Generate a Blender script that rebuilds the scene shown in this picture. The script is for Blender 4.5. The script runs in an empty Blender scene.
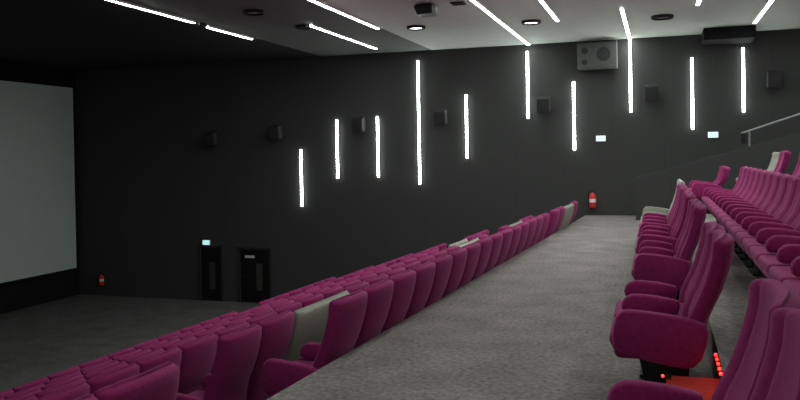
import bpy, bmesh, math, random
from mathutils import Matrix, Vector
random.seed(7)
S = bpy.context.scene
COL = S.collection

# ------------------------------------------------------------------ materials
def new_mat(name):
    m = bpy.data.materials.new(name); m.use_nodes = True
    nt = m.node_tree
    return m, nt, nt.nodes['Principled BSDF']

def lin(c):
    return tuple((x / 12.92 if x <= 0.04045 else ((x + 0.055) / 1.055) ** 2.4) for x in c)

def fabric(name, c1, c2, scale, rough=0.9, sheen=0.0, bump=0.0, big=None, spec=0.2):
    """two-tone woven / mottled surface, in object space of the world"""
    m, nt, b = new_mat(name)
    tc = nt.nodes.new('ShaderNodeTexCoord')
    n = nt.nodes.new('ShaderNodeTexNoise'); n.inputs['Scale'].default_value = scale
    n.inputs['Detail'].default_value = 5
    nt.links.new(tc.outputs['Object'], n.inputs['Vector'])
    r = nt.nodes.new('ShaderNodeValToRGB')
    r.color_ramp.elements[0].position = 0.32; r.color_ramp.elements[1].position = 0.68
    r.color_ramp.elements[0].color = (*c1, 1); r.color_ramp.elements[1].color = (*c2, 1)
    nt.links.new(n.outputs['Fac'], r.inputs['Fac'])
    out = r.outputs['Color']
    if big:
        n2 = nt.nodes.new('ShaderNodeTexNoise'); n2.inputs['Scale'].default_value = big
        n2.inputs['Detail'].default_value = 3
        nt.links.new(tc.outputs['Object'], n2.inputs['Vector'])
        mr = nt.nodes.new('ShaderNodeMapRange')
        mr.inputs['From Min'].default_value = 0.3; mr.inputs['From Max'].default_value = 0.7
        mr.inputs['To Min'].default_value = 0.82; mr.inputs['To Max'].default_value = 1.14
        nt.links.new(n2.outputs['Fac'], mr.inputs['Value'])
        mx = nt.nodes.new('ShaderNodeMix'); mx.data_type = 'RGBA'; mx.blend_type = 'MULTIPLY'
        mx.inputs[0].default_value = 1.0
        nt.links.new(out, mx.inputs[6]); nt.links.new(mr.outputs['Result'], mx.inputs[7])
        out = mx.outputs[2]
    nt.links.new(out, b.inputs['Base Color'])
    b.inputs['Roughness'].default_value = rough
    b.inputs['Specular IOR Level'].default_value = spec
    if sheen:
        b.inputs['Sheen Weight'].default_value = sheen
        b.inputs['Sheen Roughness'].default_value = 0.5
        b.inputs['Sheen Tint'].default_value = (1.0, 0.55, 0.8, 1)
    if bump:
        bp = nt.nodes.new('ShaderNodeBump'); bp.inputs['Strength'].default_value = bump
        bp.inputs['Distance'].default_value = 0.01
        nt.links.new(n.outputs['Fac'], bp.inputs['Height'])
        nt.links.new(bp.outputs['Normal'], b.inputs['Normal'])
    return m

def emit(name, col, strength):
    m, nt, b = new_mat(name)
    b.inputs['Base Color'].default_value = (0.8, 0.8, 0.8, 1)
    b.inputs['Emission Color'].default_value = (*col, 1)
    b.inputs['Emission Strength'].default_value = strength
    return m

MAGENTA = fabric('magenta_velvet', (0.205, 0.011, 0.085), (0.262, 0.017, 0.113), 40, 0.9, 0.14, 0.15)
GREYUP = fabric('pale_grey_upholstery', (0.27, 0.268, 0.23), (0.315, 0.312, 0.27), 30, 0.75, 0, 0.1)
BLACK = fabric('black_metal', (0.008, 0.008, 0.009), (0.013, 0.013, 0.014), 30, 0.5, 0, 0)
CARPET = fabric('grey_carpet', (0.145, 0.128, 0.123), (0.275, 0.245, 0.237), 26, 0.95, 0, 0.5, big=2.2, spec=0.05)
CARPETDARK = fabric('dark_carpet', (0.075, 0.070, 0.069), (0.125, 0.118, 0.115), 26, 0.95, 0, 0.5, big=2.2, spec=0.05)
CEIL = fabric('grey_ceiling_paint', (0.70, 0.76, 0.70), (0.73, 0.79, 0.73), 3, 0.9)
CEILMID = fabric('ceiling_falloff_grey', (0.145, 0.155, 0.15), (0.16, 0.17, 0.165), 3, 0.9)  # middle zone: light fading toward the screen, stepped into the base colour
CEILDARK = fabric('black_ceiling', (0.02, 0.02, 0.02), (0.026, 0.026, 0.026), 3, 0.9)  # darkest of the ceiling zones, on the screen side
DARKBOX = fabric('dark_grey_paint', (0.026, 0.026, 0.027), (0.032, 0.032, 0.033), 10, 0.7)
SPEAKER = fabric('speaker_grey', (0.075, 0.078, 0.076), (0.09, 0.093, 0.09), 10, 0.6)
CONE = fabric('speaker_cone', (0.03, 0.03, 0.03), (0.04, 0.04, 0.04), 10, 0.5)
SCREEN = fabric('matt_grey_screen', (0.43, 0.48, 0.46), (0.45, 0.50, 0.48), 2, 0.95)
MASKING = fabric('black_masking_cloth', (0.006, 0.006, 0.0065), (0.009, 0.009, 0.0095), 20, 0.95)
DOORM = fabric('black_door_paint', (0.004, 0.004, 0.0042), (0.006, 0.006, 0.006), 10, 0.6)
PANE = fabric('dim_door_glass', (0.05, 0.046, 0.04), (0.065, 0.06, 0.052), 6, 0.25)
STEEL = fabric('brushed_steel', (0.24, 0.25, 0.245), (0.3, 0.31, 0.305), 60, 0.4)
RED = fabric('red_enamel', (0.52, 0.02, 0.015), (0.62, 0.03, 0.02), 8, 0.35, spec=0.5)
REDGLOW = fabric('red_step_glow', (0.34, 0.024, 0.018), (0.42, 0.03, 0.022), 26, 0.9, bump=.3)  # red glow of the step LEDs put into the step's base colour
WHITE = fabric('white_plastic', (0.7, 0.7, 0.68), (0.76, 0.76, 0.74), 8, 0.5)
LED = emit('white_led_tube', (0.91, 1.0, 0.95), 60.0)
WALLLED = emit('white_wall_led_tube', (0.91, 1.0, 0.95), 26.0)
LAMP = emit('downlight_lamp', (1.0, 0.97, 0.92), 8.0)
LAMPOFF = fabric('unlit_lamp_glass', (0.25, 0.25, 0.24), (0.3, 0.3, 0.29), 8, 0.3)
REDLED = emit('red_step_led', (1.0, 0.004, 0.002), 15.0)
REDDIM = emit('dim_red_step_led', (1.0, 0.01, 0.006), 3.0)
SIGNLIT = emit('lit_sign_face', (0.62, 0.98, 1.0), 0.9)
SIGNGREEN = emit('lit_sign_green', (0.02, 0.42, 0.42), 0.9)

def wall_material():
    # charcoal acoustic cloth in tall panels with thin joints
    m, nt, b = new_mat('charcoal_wall_cloth')
    tc = nt.nodes.new('ShaderNodeTexCoord')
    n = nt.nodes.new('ShaderNodeTexNoise'); n.inputs['Scale'].default_value = 35
    n.inputs['Detail'].default_value = 4
    nt.links.new(tc.outputs['Object'], n.inputs['Vector'])
    r = nt.nodes.new('ShaderNodeValToRGB')
    r.color_ramp.elements[0].color = (0.040, 0.040, 0.0395, 1)
    r.color_ramp.elements[1].color = (0.054, 0.054, 0.053, 1)
    nt.links.new(n.outputs['Fac'], r.inputs['Fac'])
    sx = nt.nodes.new('ShaderNodeSeparateXYZ'); nt.links.new(tc.outputs['Object'], sx.inputs[0])
    ad = nt.nodes.new('ShaderNodeMath'); ad.operation = 'ADD'
    nt.links.new(sx.outputs[0], ad.inputs[0]); nt.links.new(sx.outputs[1], ad.inputs[1])
    md = nt.nodes.new('ShaderNodeMath'); md.operation = 'PINGPONG'; md.inputs[1].default_value = 0.6
    nt.links.new(ad.outputs[0], md.inputs[0])
    lt = nt.nodes.new('ShaderNodeMath'); lt.operation = 'LESS_THAN'; lt.inputs[1].default_value = 0.006
    nt.links.new(md.outputs[0], lt.inputs[0])
    mx = nt.nodes.new('ShaderNodeMix'); mx.data_type = 'RGBA'
    nt.links.new(lt.outputs[0], mx.inputs[0]); nt.links.new(r.outputs['Color'], mx.inputs[6])
    mx.inputs[7].default_value = (0.034, 0.034, 0.034, 1)
    nt.links.new(mx.outputs[2], b.inputs['Base Color'])
    b.inputs['Roughness'].default_value = 0.8
    b.inputs['Specular IOR Level'].default_value = 0.2
    return m
WALL = wall_material()

# ------------------------------------------------------------------ mesh helpers
def bm_box(bm, x0, x1, y0, y1, z0, z1, bev=0.0, seg=2):
    r = bmesh.ops.create_cube(bm, size=1.0)
    vs = r['verts']
    bmesh.ops.scale(bm, vec=(x1 - x0, y1 - y0, z1 - z0), verts=vs)
    bmesh.ops.translate(bm, vec=((x0 + x1) / 2, (y0 + y1) / 2, (z0 + z1) / 2), verts=vs)
    if bev:
        es = list({e for v in vs for e in v.link_edges})
        bmesh.ops.bevel(bm, geom=es, offset=bev, segments=seg, profile=0.6, affect='EDGES')

def bm_cyl(bm, p0, p1, r0, r1=None, seg=20):
    r1 = r0 if r1 is None else r1
    p0, p1 = Vector(p0), Vector(p1); d = p1 - p0
    q = d.to_track_quat('Z', 'Y').to_matrix().to_4x4()
    M = Matrix.Translation((p0 + p1) / 2) @ q
    bmesh.ops.create_cone(bm, cap_ends=True, segments=seg, radius1=r0, radius2=r1, depth=d.length, matrix=M)

def bm_tube(bm, pts, r, seg=10):
    rings = []
    n = len(pts)
    for i, p in enumerate(pts):
        t = Vector(pts[min(i + 1, n - 1)]) - Vector(pts[max(i - 1, 0)])
        q = t.to_track_quat('Z', 'Y')
        rings.append([bm.verts.new(Vector(p) + q @ Vector((r * math.cos(a), r * math.sin(a), 0)))
                      for a in [2 * math.pi * k / seg for k in range(seg)]])
    for a, b in zip(rings, rings[1:]):
        for k in range(seg):
            bm.faces.new((a[k], a[(k + 1) % seg], b[(k + 1) % seg], b[k]))
    bm.faces.new(rings[0][::-1]); bm.faces.new(rings[-1])

def bm_rings(bm, rings, closed=True):
    vr = [[bm.verts.new(p) for p in ring] for ring in rings]
    n = len(vr[0])
    for a, b in zip(vr, vr[1:]):
        for k in range(n):
            bm.faces.new((a[k], a[(k + 1) % n], b[(k + 1) % n], b[k]))
    bm.faces.new(vr[0][::-1]); bm.faces.new(vr[-1])

def bm_prism(bm, poly, axis, a, b, edge=0.0):
    """extrude a closed 2-D outline between a and b along an axis, with rounded rims"""
    cx = sum(p[0] for p in poly) / len(poly); cy = sum(p[1] for p in poly) / len(poly)
    def ring(t, ins):
        out = []
        for (u, v) in poly:
            d = math.hypot(u - cx, v - cy); f = max(0.0, (d - ins) / d) if d > 1e-6 else 1
            u2, v2 = cx + (u - cx) * f, cy + (v - cy) * f
            out.append((u2, t, v2) if axis == 'y' else ((t, u2, v2) if axis == 'x' else (u2, v2, t)))
        return out
    if edge:
        R = [ring(a, edge), ring(a + edge * .3, edge * .3), ring(a + edge, 0), ring(b - edge, 0),
             ring(b - edge * .3, edge * .3), ring(b, edge)]
    else:
        R = [ring(a, 0), ring(b, 0)]
    bm_rings(bm, R)

def to_mesh(bm, name, mat, smooth=True):
    bmesh.ops.recalc_face_normals(bm, faces=bm.faces)
    me = bpy.data.meshes.new(name); bm.to_mesh(me); bm.free()
    me.materials.append(mat)
    if smooth:
        for p in me.polygons: p.use_smooth = True
        try: me.set_sharp_from_angle(angle=math.radians(42))
        except Exception: pass
    return me

def link(name, me, parent=None, loc=(0, 0, 0)):
    o = bpy.data.objects.new(name, me); COL.objects.link(o)
    o.parent = parent; o.location = loc
    return o

def part(name, build, mat, parent, label=None, smooth=True):
    bm = bmesh.new(); build(bm)
    o = link(name, to_mesh(bm, name, mat, smooth), parent)
    if label: o['label'] = label
    return o

def thing(name, label, cat, loc=(0, 0, 0), rotz=0.0, group=None):
    o = bpy.data.objects.new(name, None); COL.objects.link(o)
    o.empty_display_size = 0.1
    o.location = loc; o.rotation_euler = (0, 0, rotz)
    o['label'] = label; o['category'] = cat
    if group: o['group'] = group
    return o

def struct(name, build, mat, parent=None, smooth=False):
    bm = bmesh.new(); build(bm)
    o = link(name, to_mesh(bm, name, mat, smooth), parent)
    if parent is None: o['kind'] = 'structure'
    return o

ORD = ['', 'first', 'second', 'third', 'fourth', 'fifth', 'sixth', 'seventh', 'eighth', 'ninth', 'tenth', 'eleventh',
       'twelfth', 'thirteenth', 'fourteenth', 'fifteenth', 'sixteenth', 'seventeenth', 'eighteenth', 'nineteenth',
       'twentieth', 'twenty-first', 'twenty-second', 'twenty-third', 'twenty-fourth', 'twenty-fifth', 'twenty-sixth']

# ------------------------------------------------------------------ the hall
D = 20.29            # far side wall
H = 4.32             # ceiling
XS = -17.05          # screen wall
XB = 8.0             # back wall
YN = -3.0            # side wall on the camera's side
ZF = -2.56           # flat floor in front of the screen
SL = 0.047           # slant of the lower rows against the aisle
ROWS = 7
def row_x(k, y): return -2.55 - k + SL * (y - 4)          # top front edge of the backs
def row_z(k): return (-0.635 if k == 0 else -0.65 - 0.325 * k) if k < 6 else ZF
def edge_x(k, y): return row_x(k, y) + 0.012

def build_floor(bm):
    def quad(a, b, c, d): bm.faces.new([bm.verts.new(p) for p in (a, b, c, d)])
    # aisle
    e0, e1 = edge_x(0, YN), edge_x(0, D)
    quad((e0, YN, 0), (0.34, YN, 0), (0.34, D, 0), (e1, D, 0))
    z = 0.0
    for k in range(ROWS):
        a0, a1 = edge_x(k, YN), edge_x(k, D)
        zk = row_z(k)
        quad((a0, YN, zk), (a0, YN, z), (a1, D, z), (a1, D, zk))
        if k == ROWS - 1: break
        b0, b1 = edge_x(k + 1, YN), edge_x(k + 1, D)
        quad((b0, YN, zk), (a0, YN, zk), (a1, D, zk), (b1, D, zk))
        z = zk
    # upper terraces
    xs = [0.34, 1.56, 2.45, 3.4, 4.35, 5.3, 6.25, XB]
    z = 0.0
    for i in range(len(xs) - 1):
        z2 = 0.32 + 0.25 * i
        quad((xs[i], YN, z), (xs[i], YN, z2), (xs[i], D, z2), (xs[i], D, z))
        quad((xs[i], YN, z2), (xs[i + 1], YN, z2), (xs[i + 1], D, z2), (xs[i], D, z2))
        z = z2
struct('floor', build_floor, CARPET)
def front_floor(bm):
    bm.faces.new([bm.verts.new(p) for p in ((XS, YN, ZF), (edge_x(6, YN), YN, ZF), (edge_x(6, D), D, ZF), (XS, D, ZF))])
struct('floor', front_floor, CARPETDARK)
struct('wall_far', lambda bm: bm_box(bm, XS - .2, XB + .2, D, D + .2, ZF - .2, H + .1), WALL)
struct('wall_near', lambda bm: bm_box(bm, XS - .2, XB + .2, YN - .2, YN, ZF - .2, H + .1), WALL)
struct('wall_screen', lambda bm: bm_box(bm, XS - .2, XS, YN, D, ZF - .2, H + .1), MASKING)
struct('wall_back', lambda bm: bm_box(bm, XB, XB + .2, YN, D, 0, H + .1), WALL)
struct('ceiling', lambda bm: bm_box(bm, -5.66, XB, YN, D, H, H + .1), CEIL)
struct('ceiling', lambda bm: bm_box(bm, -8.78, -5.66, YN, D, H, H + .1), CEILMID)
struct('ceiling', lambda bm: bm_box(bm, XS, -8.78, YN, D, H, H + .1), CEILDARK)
struct('ceiling_bulkhead', lambda bm: bm_box(bm, 0.98, 2.06, 19.25, D, H - .27, H), MASKING)

# sloped half wall that climbs with the side stair
def parapet(bm):
    bm_prism(bm, [(-0.53, 0.0), (5.0, 0.0), (5.0, 2.52), (-0.53, 0.965)], 'y', 18.97, 19.09)
struct('wall_stair', parapet, WALL)
def side_steps(bm):
    for i in range(14):
        x0 = -0.2 + 0.42 * i
        bm_box(bm, x0, 6.0, 19.095, D - .002, 0.0 + 0.14 * i + (0.001 if i else 0.001), 0.14 * (i + 1))
struct('stair', side_steps, CARPET)

# steps in the gap between the rows on the camera's side of the aisle, and down the narrow far gap
struct('stair_step', lambda bm: bm_box(bm, 0.02, 0.338, 3.62, 5.12, 0.0, 0.24, 0.008), REDGLOW)
for k in range(ROWS - 1):
    y = 15.13 - .12 * k
    zl, zu = row_z(k), (row_z(k - 1) if k else 0.0)
    struct('stair_step', lambda bm: bm_box(bm, edge_x(k, y) - .30, edge_x(k, y) - .002, y - .26, y + .26, zl, (zl + zu) / 2), CARPET)
for k in range(2):
    y = 4.72
    zl, zu = row_z(k), (row_z(k - 1) if k else 0.0)
    struct('stair_step', lambda bm: bm_box(bm, edge_x(k, y) - .30, edge_x(k, y) - .03, y - .5, y + .5, zl, (zl + zu) / 2), CARPET)

# ------------------------------------------------------------------ seats
W = 0.61
def back_mesh(width, top, drop=0.02, wrap=0.055, thick=0.096, groove=0.012, mat=None, name='backrest'):
    hw = width / 2 - 0.006
    bm = bmesh.new()
    NU = 28
    zs = [0.30, 0.36, 0.45, 0.55, 0.64, 0.68, 0.72, 0.80, 0.9, top - .13, top - .08, top - .04, top - .026, top - .013, top - .005, top]
    zs = sorted(z for z in set(zs) if z <= top)
    rings = []
    for z in zs:
        pr = [(.30, -.150), (.45, -.135), (.61, -.112), (.73, -.052), (.88, .000), (1.0, .027), (1.06, .034), (1.2, .036)]
        zz_ = z * 1.13 / top if z > .61 else z
        for (za, xa), (zb, xb) in zip(pr, pr[1:]):
            if za <= zz_ <= zb:
                xf = xa + (xb - xa) * (zz_ - za) / (zb - za); break
        t = (z - 0.60) / .53
        d = max(0.0, (z - (top - 0.04)) / 0.04)
        cap = math.sqrt(max(0.0, 1 - d * d)) * 0.92 + 0.08
        narrow = 0.02 * (1 - math.sqrt(max(0.0, 1 - d * d)))
        belly = 1.0 - 0.35 * max(0, -t)
        tuck = 0.0
        ring = []
        def pt(s, side):
            u = abs(s)
            h = thick / 2 * cap * math.sqrt(max(0.0, 1 - u ** 14)) * belly
            mid = xf + thick / 2 - wrap * u ** 2.4
            x = mid + side * h
            if side < 0:
                x += groove * math.exp(-((u - .70) / .05) ** 2) * cap
                x -= 0.016 * u ** 4 * cap
            zz = z - (0.014 * max(0.0, (z - top + .12) / .12) if side > 0 else 0) - drop * u ** 3.5 * max(0.0, (z - .6) / (top - .6))
            return (x, s * (hw - narrow - tuck), zz)
        for i in range(NU + 1):
            s = math.sin((-1 + 2 * i / NU) * math.pi / 2); ring.append(pt(s, -1))
        for i in range(NU - 1, 0, -1):
            s = math.sin((-1 + 2 * i / NU) * math.pi / 2); ring.append(pt(s, 1))
        rings.append(ring)
    bm_rings(bm, rings)
    return to_mesh(bm, name, mat)

PANEL = [(-.555, .612), (-.588, .575), (-.606, .515), (-.614, .45), (-.606, .395), (-.57, .362), (-.50, .335), (-.40, .305),
         (-.28, .284), (-.19, .274), (-.13, .285), (-.09, .33), (-.055, .42), (-.045, .50), (-.06, .548), (-.12, .572),
         (-.22, .592), (-.34, .608), (-.46, .618), (-.52, .619)]
INNER = [(-.535, .600), (-.565, .570), (-.578, .53), (-.57, .495), (-.54, .478), (-.40, .476), (-.24, .476), (-.205, .485),
         (-.195, .51), (-.19, .545), (-.195, .575), (-.24, .588), (-.34, .606), (-.45, .614), (-.50, .613)]
def arm_mesh(poly, mat, t=0.085, e=0.028):
    bm = bmesh.new(); bm_prism(bm, poly, 'y', -t / 2, t / 2, e)
    return to_mesh(bm, 'armrest', mat)
def cushion_mesh(mat, width=W):
    bm = bmesh.new(); bm_box(bm, -.635, -.10, -width / 2 + .008, width / 2 - .008, .305, .462, 0.05, 4)
    for v in bm.verts:                      # crown of the seat and a tucked front underside
        if v.co.z > .42: v.co.z += 0.014 * (1 - (2 * v.co.y / width) ** 2)
        if v.co.x < -.55 and v.co.z < .36: v.co.x += 0.03
    return to_mesh(bm, 'seat_cushion', mat)
def pedestal_mesh(width=W):
    bm = bmesh.new()
    bm_box(bm, -.46, -.12, -width / 2 + .10, width / 2 - .10, 0.0, .025, .006)
    bm_prism(bm, [(-.40, .02), (-.18, .02), (-.14, .31), (-.46, .31)], 'y', -width / 2 + .14, width / 2 - .14, .01)
    return to_mesh(bm, 'pedestal', BLACK)

PROTO = {}
def proto(kind):
    if kind not in PROTO:
        top = {'tall': 1.13, 'mid': 1.085, 'low': 0.985, 'end': .93, 'grey': 1.10, 'greymid': 1.10, 'greylow': 0.95}[kind]
        if kind.startswith('grey'):
            PROTO[kind] = dict(back=back_mesh(2 * W, top, drop=0.0, wrap=0.012, thick=0.095, groove=0.0, mat=GREYUP),
                               cushion=cushion_mesh(GREYUP), inner=arm_mesh(INNER, GREYUP), panel=arm_mesh(PANEL, GREYUP, .075, .012),
                               pedestal=pedestal_mesh())
        else:
            PROTO[kind] = dict(back=back_mesh(W, top, mat=MAGENTA), cushion=cushion_mesh(MAGENTA),
                               inner=arm_mesh(INNER, MAGENTA), panel=arm_mesh(PANEL, MAGENTA), pedestal=pedestal_mesh())
    return PROTO[kind]

def seat(kind, x, y, z, rot, label, group, low='inner', high=None):
    """one seat; low / high name the arm on its two sides (inner arm, end panel or none, shared with the neighbour)"""
    P = proto(kind)
    grey = kind.startswith('grey')
    t = thing('double_armchair' if grey else 'cinema_armchair', label, 'seat', (x, y, z), rot, group)
    link('backrest', P['back'], t)
    for c in ((-W / 2, W / 2) if grey else (0,)):
        link('seat_cushion', P['cushion'], t, (0, c, 0)); link('pedestal', P['pedestal'], t, (0, c, 0))
    hw = W if grey else W / 2
    for kind_, sgn in ((low, -1), (high, 1)):
        if kind_ == 'inner': link('armrest', P['inner'], t, (0, sgn * hw, 0))
        elif kind_ == 'panel': link('armrest', P['panel'], t, (0, sgn * (hw - .005), 0))
    if kind.endswith('mid') and y > 7: t.scale = (.92, 1, 1)
    return t

def run(k_or_fn, zf, rot, y0, layout, kind, name_fn, group, ends=(True, True)):
    """a block of seats along a line from y0 upwards; layout is a string: p = magenta seat, g = grey double seat"""
    y = y0; n = len(layout)
    np_, tot = 0, layout.count('p')
    for i, c in enumerate(layout):
        w = W if c == 'p' else 2 * W
        yc = y + w / 2
        low = 'panel' if (i == 0 and ends[0]) else 'inner'
        high = ('panel' if ends[1] is True else ends[1]) if (i == n - 1 and ends[1]) else None
        if c == 'p':
            np_ += 1
            lab = name_fn('p', np_, tot)
            seat(kind, k_or_fn(yc), yc, zf, rot, lab, group, low, high)
        else:
            lab = name_fn('g', i, n)
            seat({'tall': 'grey', 'mid': 'greymid', 'low': 'greylow', 'end': 'greylow'}[kind], k_or_fn(yc), yc, zf, rot, lab, 'pale grey double seats', low, high)
        y += w
    return y

ROT = -math.atan(SL)
ROWNAME = ['row lining the aisle', 'second row down from aisle', 'third row down from aisle', 'fourth row down from aisle',
           'fifth row down from aisle', 'sixth row down from aisle', 'lowest row facing the screen']
def namer(place, rowname, from_low=True, gtext=None):
    def f(c, i, n):
        if c == 'p':
            j = i if from_low else n - i + 1
            return f'magenta seat, {ORD[j]} from {place}, {rowname}'
        return gtext
    return f
for k in range(ROWS):
    fx = lambda y, k=k: row_x(k, y)
    grp = 'magenta seats in the ' + ROWNAME[k]
    zf = row_z(k)
    rn = ROWNAME[k]
    gap = 15.13 - .12 * k
    if k == 0:
        run(fx, zf + .035, ROT, 3.76 - 2 * W, 'pp', 'tall', namer("the wide gap's camera side", rn, False), grp)
        run(fx, zf, ROT, 5.74, 'p' * 15, 'tall', namer('the wide gap along the aisle', rn), grp)
        run(fx, zf, ROT, 15.42, 'ppgp', 'tall', namer('the far stair toward the wall', rn, True,
            'pale grey double seat by the aisle end, close to the fire extinguisher'), grp)
    elif k == 1:
        run(fx, zf, ROT, 3.76 - 2 * W, 'pp', 'tall', namer("the wide gap's camera side", rn, False), grp)
        run(fx, zf, ROT, 5.74, 'pp', 'tall', namer('the wide gap before grey double', rn), grp, (True, False))
        run(fx, zf, ROT, 5.74 + 2 * W, 'g', 'tall', namer('', '', True, 'big pale grey double seat back behind the first aisle seat after the wide gap'), grp, (False, False))
        run(fx, zf, ROT, 5.74 + 4 * W, 'p' * 7, 'tall', namer('the big grey double', rn), grp, (False, False))
        run(fx, zf, ROT, 5.74 + 11 * W, 'g', 'tall', namer('', '', True, 'pale grey double seat mid-row, its top edge just above the aisle row'), grp, (False, False))
        run(fx, zf, ROT, 5.74 + 13 * W, 'p', 'tall', namer('the far stair toward the grey double', rn), grp, (False, True))
        run(fx, zf, ROT, 15.45, 'pgpp', 'tall', namer('the far stair toward the wall', rn, True,
            'pale grey double seat just past the far stair, one row below the aisle'), grp)
    else:
        n = [0, 0, 17, 16, 15, 13, 11][k]
        yend = gap - .36
        if k == 2:
            run(fx, zf, ROT, yend - n * W, 'p' * n, 'tall', namer('the far stair toward the camera', rn, False), grp)
            run(fx, zf, ROT, gap + .36, 'gppp', 'tall', namer('the grey double toward the wall', rn, True,
                'pale grey double seat beside the far stair, two rows below the aisle'), grp)
        else:
            run(fx, zf, ROT, yend - n * W, 'p' * n, 'tall', namer('the far stair toward the camera', rn, False), grp)
            m = 6 if k > 3 else 5
            run(fx, zf, ROT, gap + .36 + .03 * k, 'p' * m, 'tall', namer('the far stair toward the wall', rn), grp)

# pairs of seats on the upper edge of the aisle
fr = lambda y: (.335 if y < 4 else .315 if y < 7 else .335 if y < 13.3 else .345) - 0.009 * (y - 5.2)
RR = math.atan(0.009)
G2 = 'magenta seats along the upper edge of the aisle'
def pair(y0, n, who, where):
    def f(c, i, t): return f'magenta seat, {who[i - 1]} {where}'
    run(fr, .025 if y0 < 4 else 0.0, RR, y0, 'p' * n, 'mid', f, G2, (True, 'inner'))
pair(3.52 - 2 * W, 2, ['cropped by the frame, camera side of the red-lit step,', 'with one arm over the aisle, right beside'], 'the red-lit step')
for o in [o for o in COL.objects if o.get('label', '').startswith('magenta seat, cropped')]:
    o['label'] = 'tall magenta seat cropped by the frame, second from the red-lit step'
pair(5.17, 2, ['with broad side panel just beyond', 'second one beyond'], 'the red-lit step on the upper aisle edge')
pair(8.0, 2, ['camera-side one of', 'wall-side one of'], 'the second pair beyond the red-lit step')
pair(9.80, 2, ['camera-side one of', 'wall-side one of'], 'the third pair beyond the red-lit step')
pair(11.4, 3, ['camera-side one of', 'middle one of', 'wall-side one of'], 'the trio before the grey end double')
run(fr, 0.0, RR, 13.34, 'g', 'mid', lambda c, i, n: 'pale grey double seat at the wall end of the upper aisle edge', G2)

# first full row above
f1 = lambda y: 1.355 - 0.005 * (y - 5.7)
R1 = math.atan(0.005)
G3 = 'magenta seats in the first raised row above the aisle'
run(f1, 0.32, R1, 14.72 - 17 * W, 'p' * 17, 'low', namer('its far wall end', 'long first raised row', False), G3)
run(lambda y: f1(y) - .10, 0.32, R1, 16.75, 'pp', 'end', lambda c, i, n: ['magenta seat standing apart past the end of the long raised row',
    'magenta seat by the stair half wall, past the long raised row'][i - 1], G3)
# second row above
f2 = lambda y: 2.10 - 0.005 * (y - 5.7)
G4 = 'magenta seats in the second raised row'
run(f2, 0.57, R1, 15.1, 'pg', 'low', namer('the pale grey double', 'second raised row', False,
    'pale grey double seat in the second raised row under the handrail'), G4, (True, None))
run(f2, 0.57, R1, 11.8, 'ppp', 'low', namer('the stair gap toward camera', 'second raised row', False), G4)

# ------------------------------------------------------------------ light strips
def wall_strip(x, z0, z1, label):
    t = thing('wall_light', label, 'light', (x, D - .002, z0), 0, 'vertical light strips on the side wall')
    def channel(bm):
        L = z1 - z0
        bm_box(bm, -.034, .034, -.018, 0, -.02, L + .02, .002)
        for a, b in ((-.034, -.029), (.029, .034)): bm_box(bm, a, b, -.032, -.018, -.02, L + .02)
    part('channel', channel, WHITE, t)
    part('light_tube', lambda bm: bm_box(bm, -.027, .027, -.056, -.02, 0, z1 - z0, .008), WALLLED, t)
WS = [(-9.47, .20, 1.76, 'short lit vertical strip on the wall, lowest and closest to the screen'),
      (-8.38, .97, 2.56, 'lit vertical wall strip, second one counting from the screen'),
      (-7.2, .99, 2.61, 'lit vertical wall strip just screen side of the tallest strip'),
      (-6.04, .80, 4.05, 'tallest lit vertical strip on the dark side wall'),
      (-4.75, 1.47, 3.10, 'lit vertical wall strip standing alone just past the tallest strip'),
      (-3.15, 2.46, 4.13, 'lit vertical wall strip meeting the long diagonal ceiling strip'),
      (-2.01, 1.63, 3.32, 'lit vertical wall strip beneath the big grey wall speaker'),
      (-.65, 2.53, 4.27, 'lit vertical wall strip continuing down from the ceiling beside the big speaker'),
      (.76, 2.08, 3.77, 'lit vertical wall strip above the exit sign, screen side of the bulkhead'),
      (1.885, 2.45, 3.94, 'lit vertical wall strip just under the dark ceiling bulkhead')]
for w in WS: wall_strip(*w)
for x_, z0_, z1_ in ((-4.4, 1.3, 3.2), (-2.6, 2.2, 4.1), (-.9, 1.6, 3.6), (.9, 2.3, 4.2), (2.6, 2.0, 3.9)):  # unseen strips, added to brighten the hall and its ceiling
    t = thing('wall_light', 'unseen lit vertical strip added on the side wall behind the camera', 'light', (x_, YN + .002, z0_), 0, 'added vertical light strips behind the camera')
    part('channel', lambda bm: bm_box(bm, -.03, .03, 0, .019, -.02, z1_ - z0_ + .02, .004), WHITE, t)
    part('light_tube', lambda bm: bm_box(bm, -.027, .027, .02, .06, 0, z1_ - z0_, .008), WALLLED, t)

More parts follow.
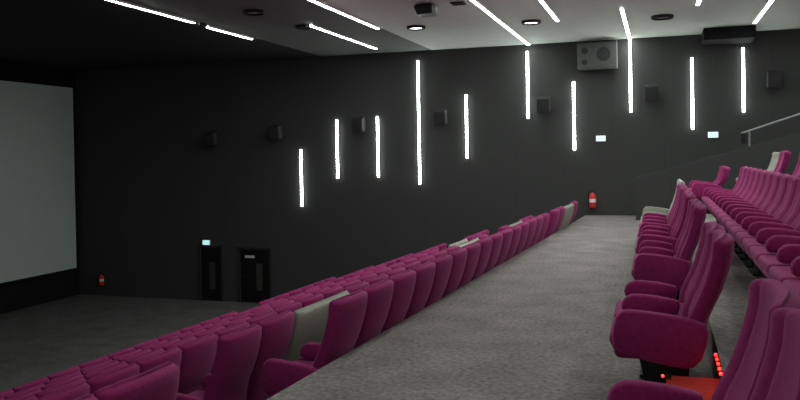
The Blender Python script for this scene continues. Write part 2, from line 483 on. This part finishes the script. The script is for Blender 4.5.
def ceil_strip(x, y0, y1, label):
    t = thing('ceiling_light', label, 'light', (x, y0, H - .002), 0, 'light strips on the ceiling')
    def channel(bm):
        L = y1 - y0
        bm_box(bm, -.034, .034, -.02, L + .02, -.018, 0, .002)
        for a, b in ((-.034, -.029), (.029, .034)): bm_box(bm, a, b, -.02, L + .02, -.046, -.018)
    part('channel', channel, WHITE, t)
    part('light_tube', lambda bm: bm_box(bm, -.027, .027, 0, y1 - y0, -.052, -.02, .008), LED, t)
CS = [(-8.75, 9.5, 13.85, 'long lit ceiling strip on the dark ceiling toward the screen'),
      (-8.80, 14.44, 16.31, 'short lit ceiling strip on the dark ceiling toward the screen'),
      (-5.66, 10.5, 16.06, 'long lit ceiling strip, upper of the parallel two before the tallest wall strip'),
      (-6.79, 15.14, 19.1, 'lit ceiling strip, lower of the parallel two before the tallest wall strip'),
      (-3.075, 9.5, 20.05, 'longest lit ceiling strip, running diagonally down to the side wall'),
      (-1.955, 10.5, 16.6, 'short bright ceiling strip between the long diagonal strip and the big speaker'),
      (-.645, 15.8, 20.22, 'lit ceiling strip meeting the wall beside the big grey speaker'),
      (1.97, 11.5, 18.65, 'lit ceiling strip ending at the dark bulkhead'),
      (.71, 10.0, 15.83, 'lit ceiling strip barely showing at the top, above the raised seats'),
      (-1.9, 1.0, 8.5, 'unseen lit strip added on the ceiling over the aisle beside the camera'),  # this and the next two are out of view, added to light the room
      (2.4, 4.0, 9.0, 'unseen lit strip added on the ceiling over the raised rows beside the camera'),
      (4.2, 12.5, 19.0, 'lit strip added on the ceiling over the upper rows, beyond the frame')]
for c in CS: ceil_strip(*c)

# ------------------------------------------------------------------ ceiling fittings
def downlight(x, y, label, lit=True, r=.2):
    t = thing('downlight', label, 'light', (x, y, H - .002), 0, 'round ceiling downlights')
    def rim(bm):
        prof = [(r - .045, 0), (r, 0), (r, -.05), (r - .012, -.062), (r - .035, -.055), (r - .045, -.02)]
        n = 32
        vr = [[bm.verts.new((a * math.cos(2 * math.pi * i / n), a * math.sin(2 * math.pi * i / n), z)) for a, z in prof] for i in range(n)]
        for i in range(n):
            A, B = vr[i], vr[(i + 1) % n]
            for j in range(len(prof)):
                bm.faces.new((A[j], A[(j + 1) % len(prof)], B[(j + 1) % len(prof)], B[j]))
    part('rim', rim, BLACK, t)
    part('lamp', lambda bm: bm_cyl(bm, (0, 0, -.03), (0, 0, 0), r - .05), LAMP if lit else LAMPOFF, t)
downlight(-4.90, 16.35, 'lit round downlight below the hanging black box fixture')
downlight(-2.50, 16.65, 'lit round downlight right beside the long diagonal ceiling strip')
downlight(.09, 17.1, 'unlit round downlight near the ceiling strip by the big speaker', False, .22)
downlight(-7.15, 13.35, 'unlit round downlight on the darker ceiling toward the screen', False, .2)
downlight(-7.05, 15.30, 'unlit round downlight at the start of a short ceiling strip', False, .17)

t = thing('fitting', 'small black box projector hanging from the grey ceiling', 'fitting', (-4.0, 14.0, H - .002))  # boxy black ceiling fixture, purpose not known
part('bracket', lambda bm: bm_box(bm, -.10, .08, -.08, .08, -.03, 0, .003), BLACK, t)
part('body', lambda bm: bm_prism(bm, [(-.18, -.07), (-.12, -.20), (.15, -.20), (.17, -.17), (.17, -.025), (-.15, -.025)], 'y', -.2, .2, .012), BLACK, t)
part('lens', lambda bm: (bm_cyl(bm, (.17, 0, -.10), (.19, 0, -.10), .07), bm_cyl(bm, (.19, 0, -.10), (.2, 0, -.10), .05)), GREYUP, t, 'pale lens ring')
t = thing('ceiling_vent', 'tiny dark grille set in the ceiling beside the black box', 'vent', (-3.42, 14.1, H - .002))
part('frame', lambda bm: bm_box(bm, -.13, .13, -.14, .14, -.02, 0, .004), BLACK, t)
part('grille', lambda bm: [bm_box(bm, -.11, .11, -.12 + .05 * i, -.10 + .05 * i, -.028, -.02) for i in range(5)], DARKBOX, t)
t = thing('junction_box', 'dark box between two ceiling strips on the dark ceiling', 'box', (-8.80, 14.13, H - .002))
part('body', lambda bm: bm_box(bm, -.10, .10, -.13, .13, -.06, 0, .01), BLACK, t)
part('cover', lambda bm: bm_box(bm, -.08, .08, -.11, .11, -.07, -.06, .004), DARKBOX, t)
# ------------------------------------------------------------------ wall speakers
def wall_speaker(x, z, label, w=.30, h=.44):
    t = thing('wall_speaker', label, 'speaker', (x, D - .002, z), 0, 'small dark speakers along the side wall')
    part('bracket', lambda bm: (bm_box(bm, -.05, .05, -.02, 0, -.12, .12), bm_box(bm, -.02, .02, -.16, -.01, -.02, .02)), BLACK, t)
    c = part('cabinet', lambda bm: bm_prism(bm, [(-.16, h / 2 - .02), (-.42, h / 2 - .10), (-.34, -h / 2), (-.13, -h / 2 + .06)], 'x', -w / 2, w / 2, .008), DARKBOX, t)
    part('grille', lambda bm: bm_prism(bm, [(-.425, h / 2 - .12), (-.435, h / 2 - .125), (-.36, -h / 2 + .015), (-.35, -h / 2 + .02)], 'x', -w / 2 + .02, w / 2 - .02), DARKBOX, c)
for x, z, lab in [(-12.16, 2.15, 'faint dark wall speaker, the one closest to the screen'),
                  (-10.12, 2.28, 'faint dark wall speaker above the lowest wall strip'),
                  (-7.66, 2.42, 'dark wall speaker between two short strips on screen side of tallest strip'),
                  (-5.38, 2.55, 'dark wall speaker between the tallest strip and the lone strip'),
                  (-2.72, 2.78, 'dark wall speaker beside the strip under the big grey speaker'),
                  (-.16, 2.98, 'dark wall speaker beside the strip that continues onto the ceiling'),
                  (2.52, 3.18, 'dark wall speaker above the handrail')]:
    wall_speaker(x, z, lab)

t = thing('wall_speaker', 'big grey box speaker with round cones high on the side wall', 'speaker', (-1.41, D - .002, 3.92))
def ring_face(bm, x, z, r, y):
    bm_cyl(bm, (x, y, z), (x, y - .02, z), r, r * .92, 28)
cab = part('cabinet', lambda bm: bm_box(bm, -.47, .47, -.36, -.06, -.33, .30, .012), SPEAKER, t)
part('bracket', lambda bm: (bm_box(bm, -.40, -.34, -.06, 0, -.25, .25), bm_box(bm, .34, .40, -.06, 0, -.25, .25)), BLACK, t)
part('woofer', lambda bm: (ring_face(bm, .16, .02, .17, -.36), ring_face(bm, .16, .02, .06, -.38)), CONE, t)
part('tweeter', lambda bm: (ring_face(bm, -.30, .12, .08, -.36), ring_face(bm, -.30, .12, .03, -.38)), CONE, t)
part('port', lambda bm: ring_face(bm, -.30, -.16, .07, -.36), CONE, t)
part('edge_strip', lambda bm: bm_box(bm, .455, .475, -.375, -.355, -.34, .32), STEEL, t)

# ------------------------------------------------------------------ exit signs, doors, extinguishers, handrail
def exit_sign(x, z, label):
    t = thing('exit_sign', label, 'sign', (x, D - .002, z), 0, 'small lit exit signs')
    part('housing', lambda bm: bm_box(bm, -.115, .115, -.05, 0, -.07, .07, .006), WHITE, t)
    f = part('face', lambda bm: bm_box(bm, -.108, .108, -.056, -.0505, -.063, .063), SIGNLIT, t)
    def man(bm):
        y0, y1 = -.060, -.0565
        bm_cyl(bm, (-.045, y0, .045), (-.045, y1, .045), .014, None, 12)
        for pts in ([(-.06, .03), (-.03, .03), (-.035, -.01), (-.062, -.01)], [(-.062, -.01), (-.048, -.01), (-.075, -.055), (-.092, -.05)],
                    [(-.05, -.008), (-.036, -.01), (-.01, -.045), (-.022, -.055)], [(-.03, .03), (-.03, .018), (.0, .0), (.006, .01)],
                    [(.03, .012), (.065, .012), (.065, .035), (.10, .0), (.065, -.035), (.065, -.012), (.03, -.012)]):
            bm_prism(bm, pts, 'y', y0, y1)
    part('pictogram', man, SIGNGREEN, f)
exit_sign(-1.37, 1.90, 'lit exit sign on the wall above the aisle end')
exit_sign(1.21, 1.93, 'lit exit sign on the wall above the raised seats')
exit_sign(-12.53, -.87, 'lit exit sign above the low black doors')

def door(n, x0, x1, z1, wx):
    o = struct(f'door_{n}', lambda bm: bm_box(bm, x0 + .06, x1 - .06, D - .02, D - .002, ZF, z1 - .06), DOORM)
    def fr_(bm):
        for a, b, c, d in ((x0, x0 + .06, ZF, z1), (x1 - .06, x1, ZF, z1), (x0, x1, z1 - .06, z1)):
            bm_box(bm, a, b, D - .06, D - .001, c, d)
    part('door_frame', fr_, DARKBOX, o, smooth=False)
    part('window_pane', lambda bm: bm_box(bm, wx - .09, wx + .09, D - .028, D - .0205, ZF + .35, ZF + 1.12), PANE, o)
    part('handle', lambda bm: bm_tube(bm, [(x0 + .14, D - .02, ZF + .75), (x0 + .14, D - .06, ZF + .76), (x0 + .24, D - .06, ZF + .76)], .011), BLACK, o)
door(1, -12.78, -12.0, -.95, -12.36)
door(2, -11.50, -10.45, -.98, -10.84)
t = thing('door_plate', 'small pale plate on the upper part of the low black door', 'sign', (-11.13, D - .02, -1.25))
part('plate', lambda bm: bm_box(bm, -.15, .15, -.02, 0, -.035, .035, .004), WHITE, t)
part('edge', lambda bm: bm_box(bm, -.16, .16, -.008, 0, -.045, .045, .002), BLACK, t)

def extinguisher(x, z, h, label):
    t = thing('fire_extinguisher', label, 'fire extinguisher', (x, D - .002, z), 0)
    r = h * .19
    part('bracket', lambda bm: bm_box(bm, -.03, .03, -.03, 0, h * .2, h * .6), BLACK, t)
    def body(bm):
        prof = [(r * .85, 0), (r, .02), (r, h * .66), (r * .9, h * .73), (r * .6, h * .79), (r * .3, h * .82), (r * .28, h * .87)]
        n = 24; cy = -.03 - r
        bm_rings(bm, [[(a * math.cos(2 * math.pi * i / n), cy + a * math.sin(2 * math.pi * i / n), zz) for i in range(n)] for a, zz in prof])
    part('cylinder', body, RED, t)
    cy = -.03 - r
    part('label', lambda bm: bm_cyl(bm, (0, cy, h * .30), (0, cy, h * .5), r + .0015, None, 24), WHITE, t, 'pale paper band')
    part('valve', lambda bm: (bm_cyl(bm, (0, cy, h * .87), (0, cy, h * .93), r * .35), bm_box(bm, -r * .25, r * 1.0, cy - .012, cy + .012, h * .93, h * .96),
                              bm_box(bm, -r * .25, r * 1.1, cy - .012, cy + .012, h * .985, h), bm_box(bm, -r * .25, -r * .1, cy - .01, cy + .01, h * .93, h)), BLACK, t)
    part('hose', lambda bm: bm_tube(bm, [(-r * .2, cy, h * .9), (-r * .9, cy - .01, h * .88), (-r * 1.25, cy - .01, h * .7), (-r * 1.2, cy - .01, h * .35), (-r * 1.15, cy - .01, h * .2)], .012), BLACK, t)
extinguisher(-1.58, .20, .44, 'red fire extinguisher on the wall at the aisle end')
extinguisher(-16.15, -2.22, .38, 'dim red fire extinguisher low in the corner beside the screen')

t = thing('handrail', 'thin grey metal handrail rising along the stair half wall', 'handrail', (1.80, 19.03, 0))
r0 = (0, 0, 1.955)
part('rail', lambda bm: bm_tube(bm, [(-.08, 0, 1.935), (.0, 0, 1.955), (1.2, 0, 1.955 + .335 * 1.2), (3.0, 0, 1.955 + .335 * 3.0)], .022), STEEL, t)
for px in (0.08, 1.3, 2.5):
    zb = .965 + .2812 * (px + 1.80 + .53)
    part('post', lambda bm: bm_cyl(bm, (px, 0, zb - .01), (px, 0, 1.955 + .335 * px), .018), STEEL, t)
part('bracket', lambda bm: bm_box(bm, -.10, .0, -.06, .06, 1.70, 1.93, .01), BLACK, t)

# ------------------------------------------------------------------ screen
t = thing('cinema_screen', 'large dim grey cinema screen on the front wall', 'screen', (XS, 10, -1.70))
part('screen_cloth', lambda bm: bm_box(bm, .05, .09, -6.0, 10.08, 0, 5.48), SCREEN, t)
def fr2(bm):
    for a in ((-6.06, -6.0, -.08, 5.56), (10.08, 10.16, -.08, 5.56), (-6.06, 10.16, -.08, 0), (-6.06, 10.16, 5.48, 5.56)):
        bm_box(bm, .03, .11, *a)
part('frame', fr2, MASKING, t, 'black border')
# ------------------------------------------------------------------ step lights
def led_row(x, y0, y1, z, n, label, dx=-.018):
    t = thing('step_light', label, 'light', (x, y0, z), 0, 'red step lights')
    part('rail', lambda bm: bm_box(bm, -.004, .03, 0, y1 - y0, 0, .008), BLACK, t)
    for i in range(n):
        y = (i + .5) / n * (y1 - y0)
        part('light_bulb', lambda bm: bmesh.ops.create_uvsphere(bm, u_segments=10, v_segments=6, radius=.0095,
             matrix=Matrix.Translation((dx, y, .004))), REDLED if n > 1 else REDDIM, t)
led_row(.336, 4.40, 5.40, .321, 9, 'row of red step lights on the raised platform edge behind the seats')
led_row(.02, 5.02, 5.12, .241, 1, 'single red step light low under the side panel')

# ------------------------------------------------------------------ camera and render look
cam = bpy.data.cameras.new('camera'); co = bpy.data.objects.new('camera', cam); COL.objects.link(co)
fw = Vector((-0.30908224, 0.95096566, -0.01151016)); rt = Vector((0.95094978, 0.30886949, -0.01715107)); up = Vector((0.01275494, 0.01624668, 0.99978666))
M = Matrix(((rt.x, up.x, -fw.x, 0), (rt.y, up.y, -fw.y, 0), (rt.z, up.z, -fw.z, 1.62), (0, 0, 0, 1)))
co.matrix_world = M
cam.sensor_width = 36; cam.lens = 798.74 / 800 * 36
cam.shift_y = -(200 - 162.474) / 800
cam.clip_start = .05
S.camera = co
w = bpy.data.worlds.new('world'); S.world = w; w.use_nodes = True
w.node_tree.nodes['Background'].inputs['Color'].default_value = (0, 0, 0, 1)
w.node_tree.nodes['Background'].inputs['Strength'].default_value = 0
S.view_settings.view_transform = 'Standard'; S.view_settings.look = 'None'
S.view_settings.exposure = 0.0; S.view_settings.gamma = 1.0; S.view_settings.use_curve_mapping = False
try:
    S.cycles.use_denoising = True
    S.cycles.max_bounces = 8; S.cycles.diffuse_bounces = 5
    S.cycles.sample_clamp_indirect = 5.0
except Exception: pass
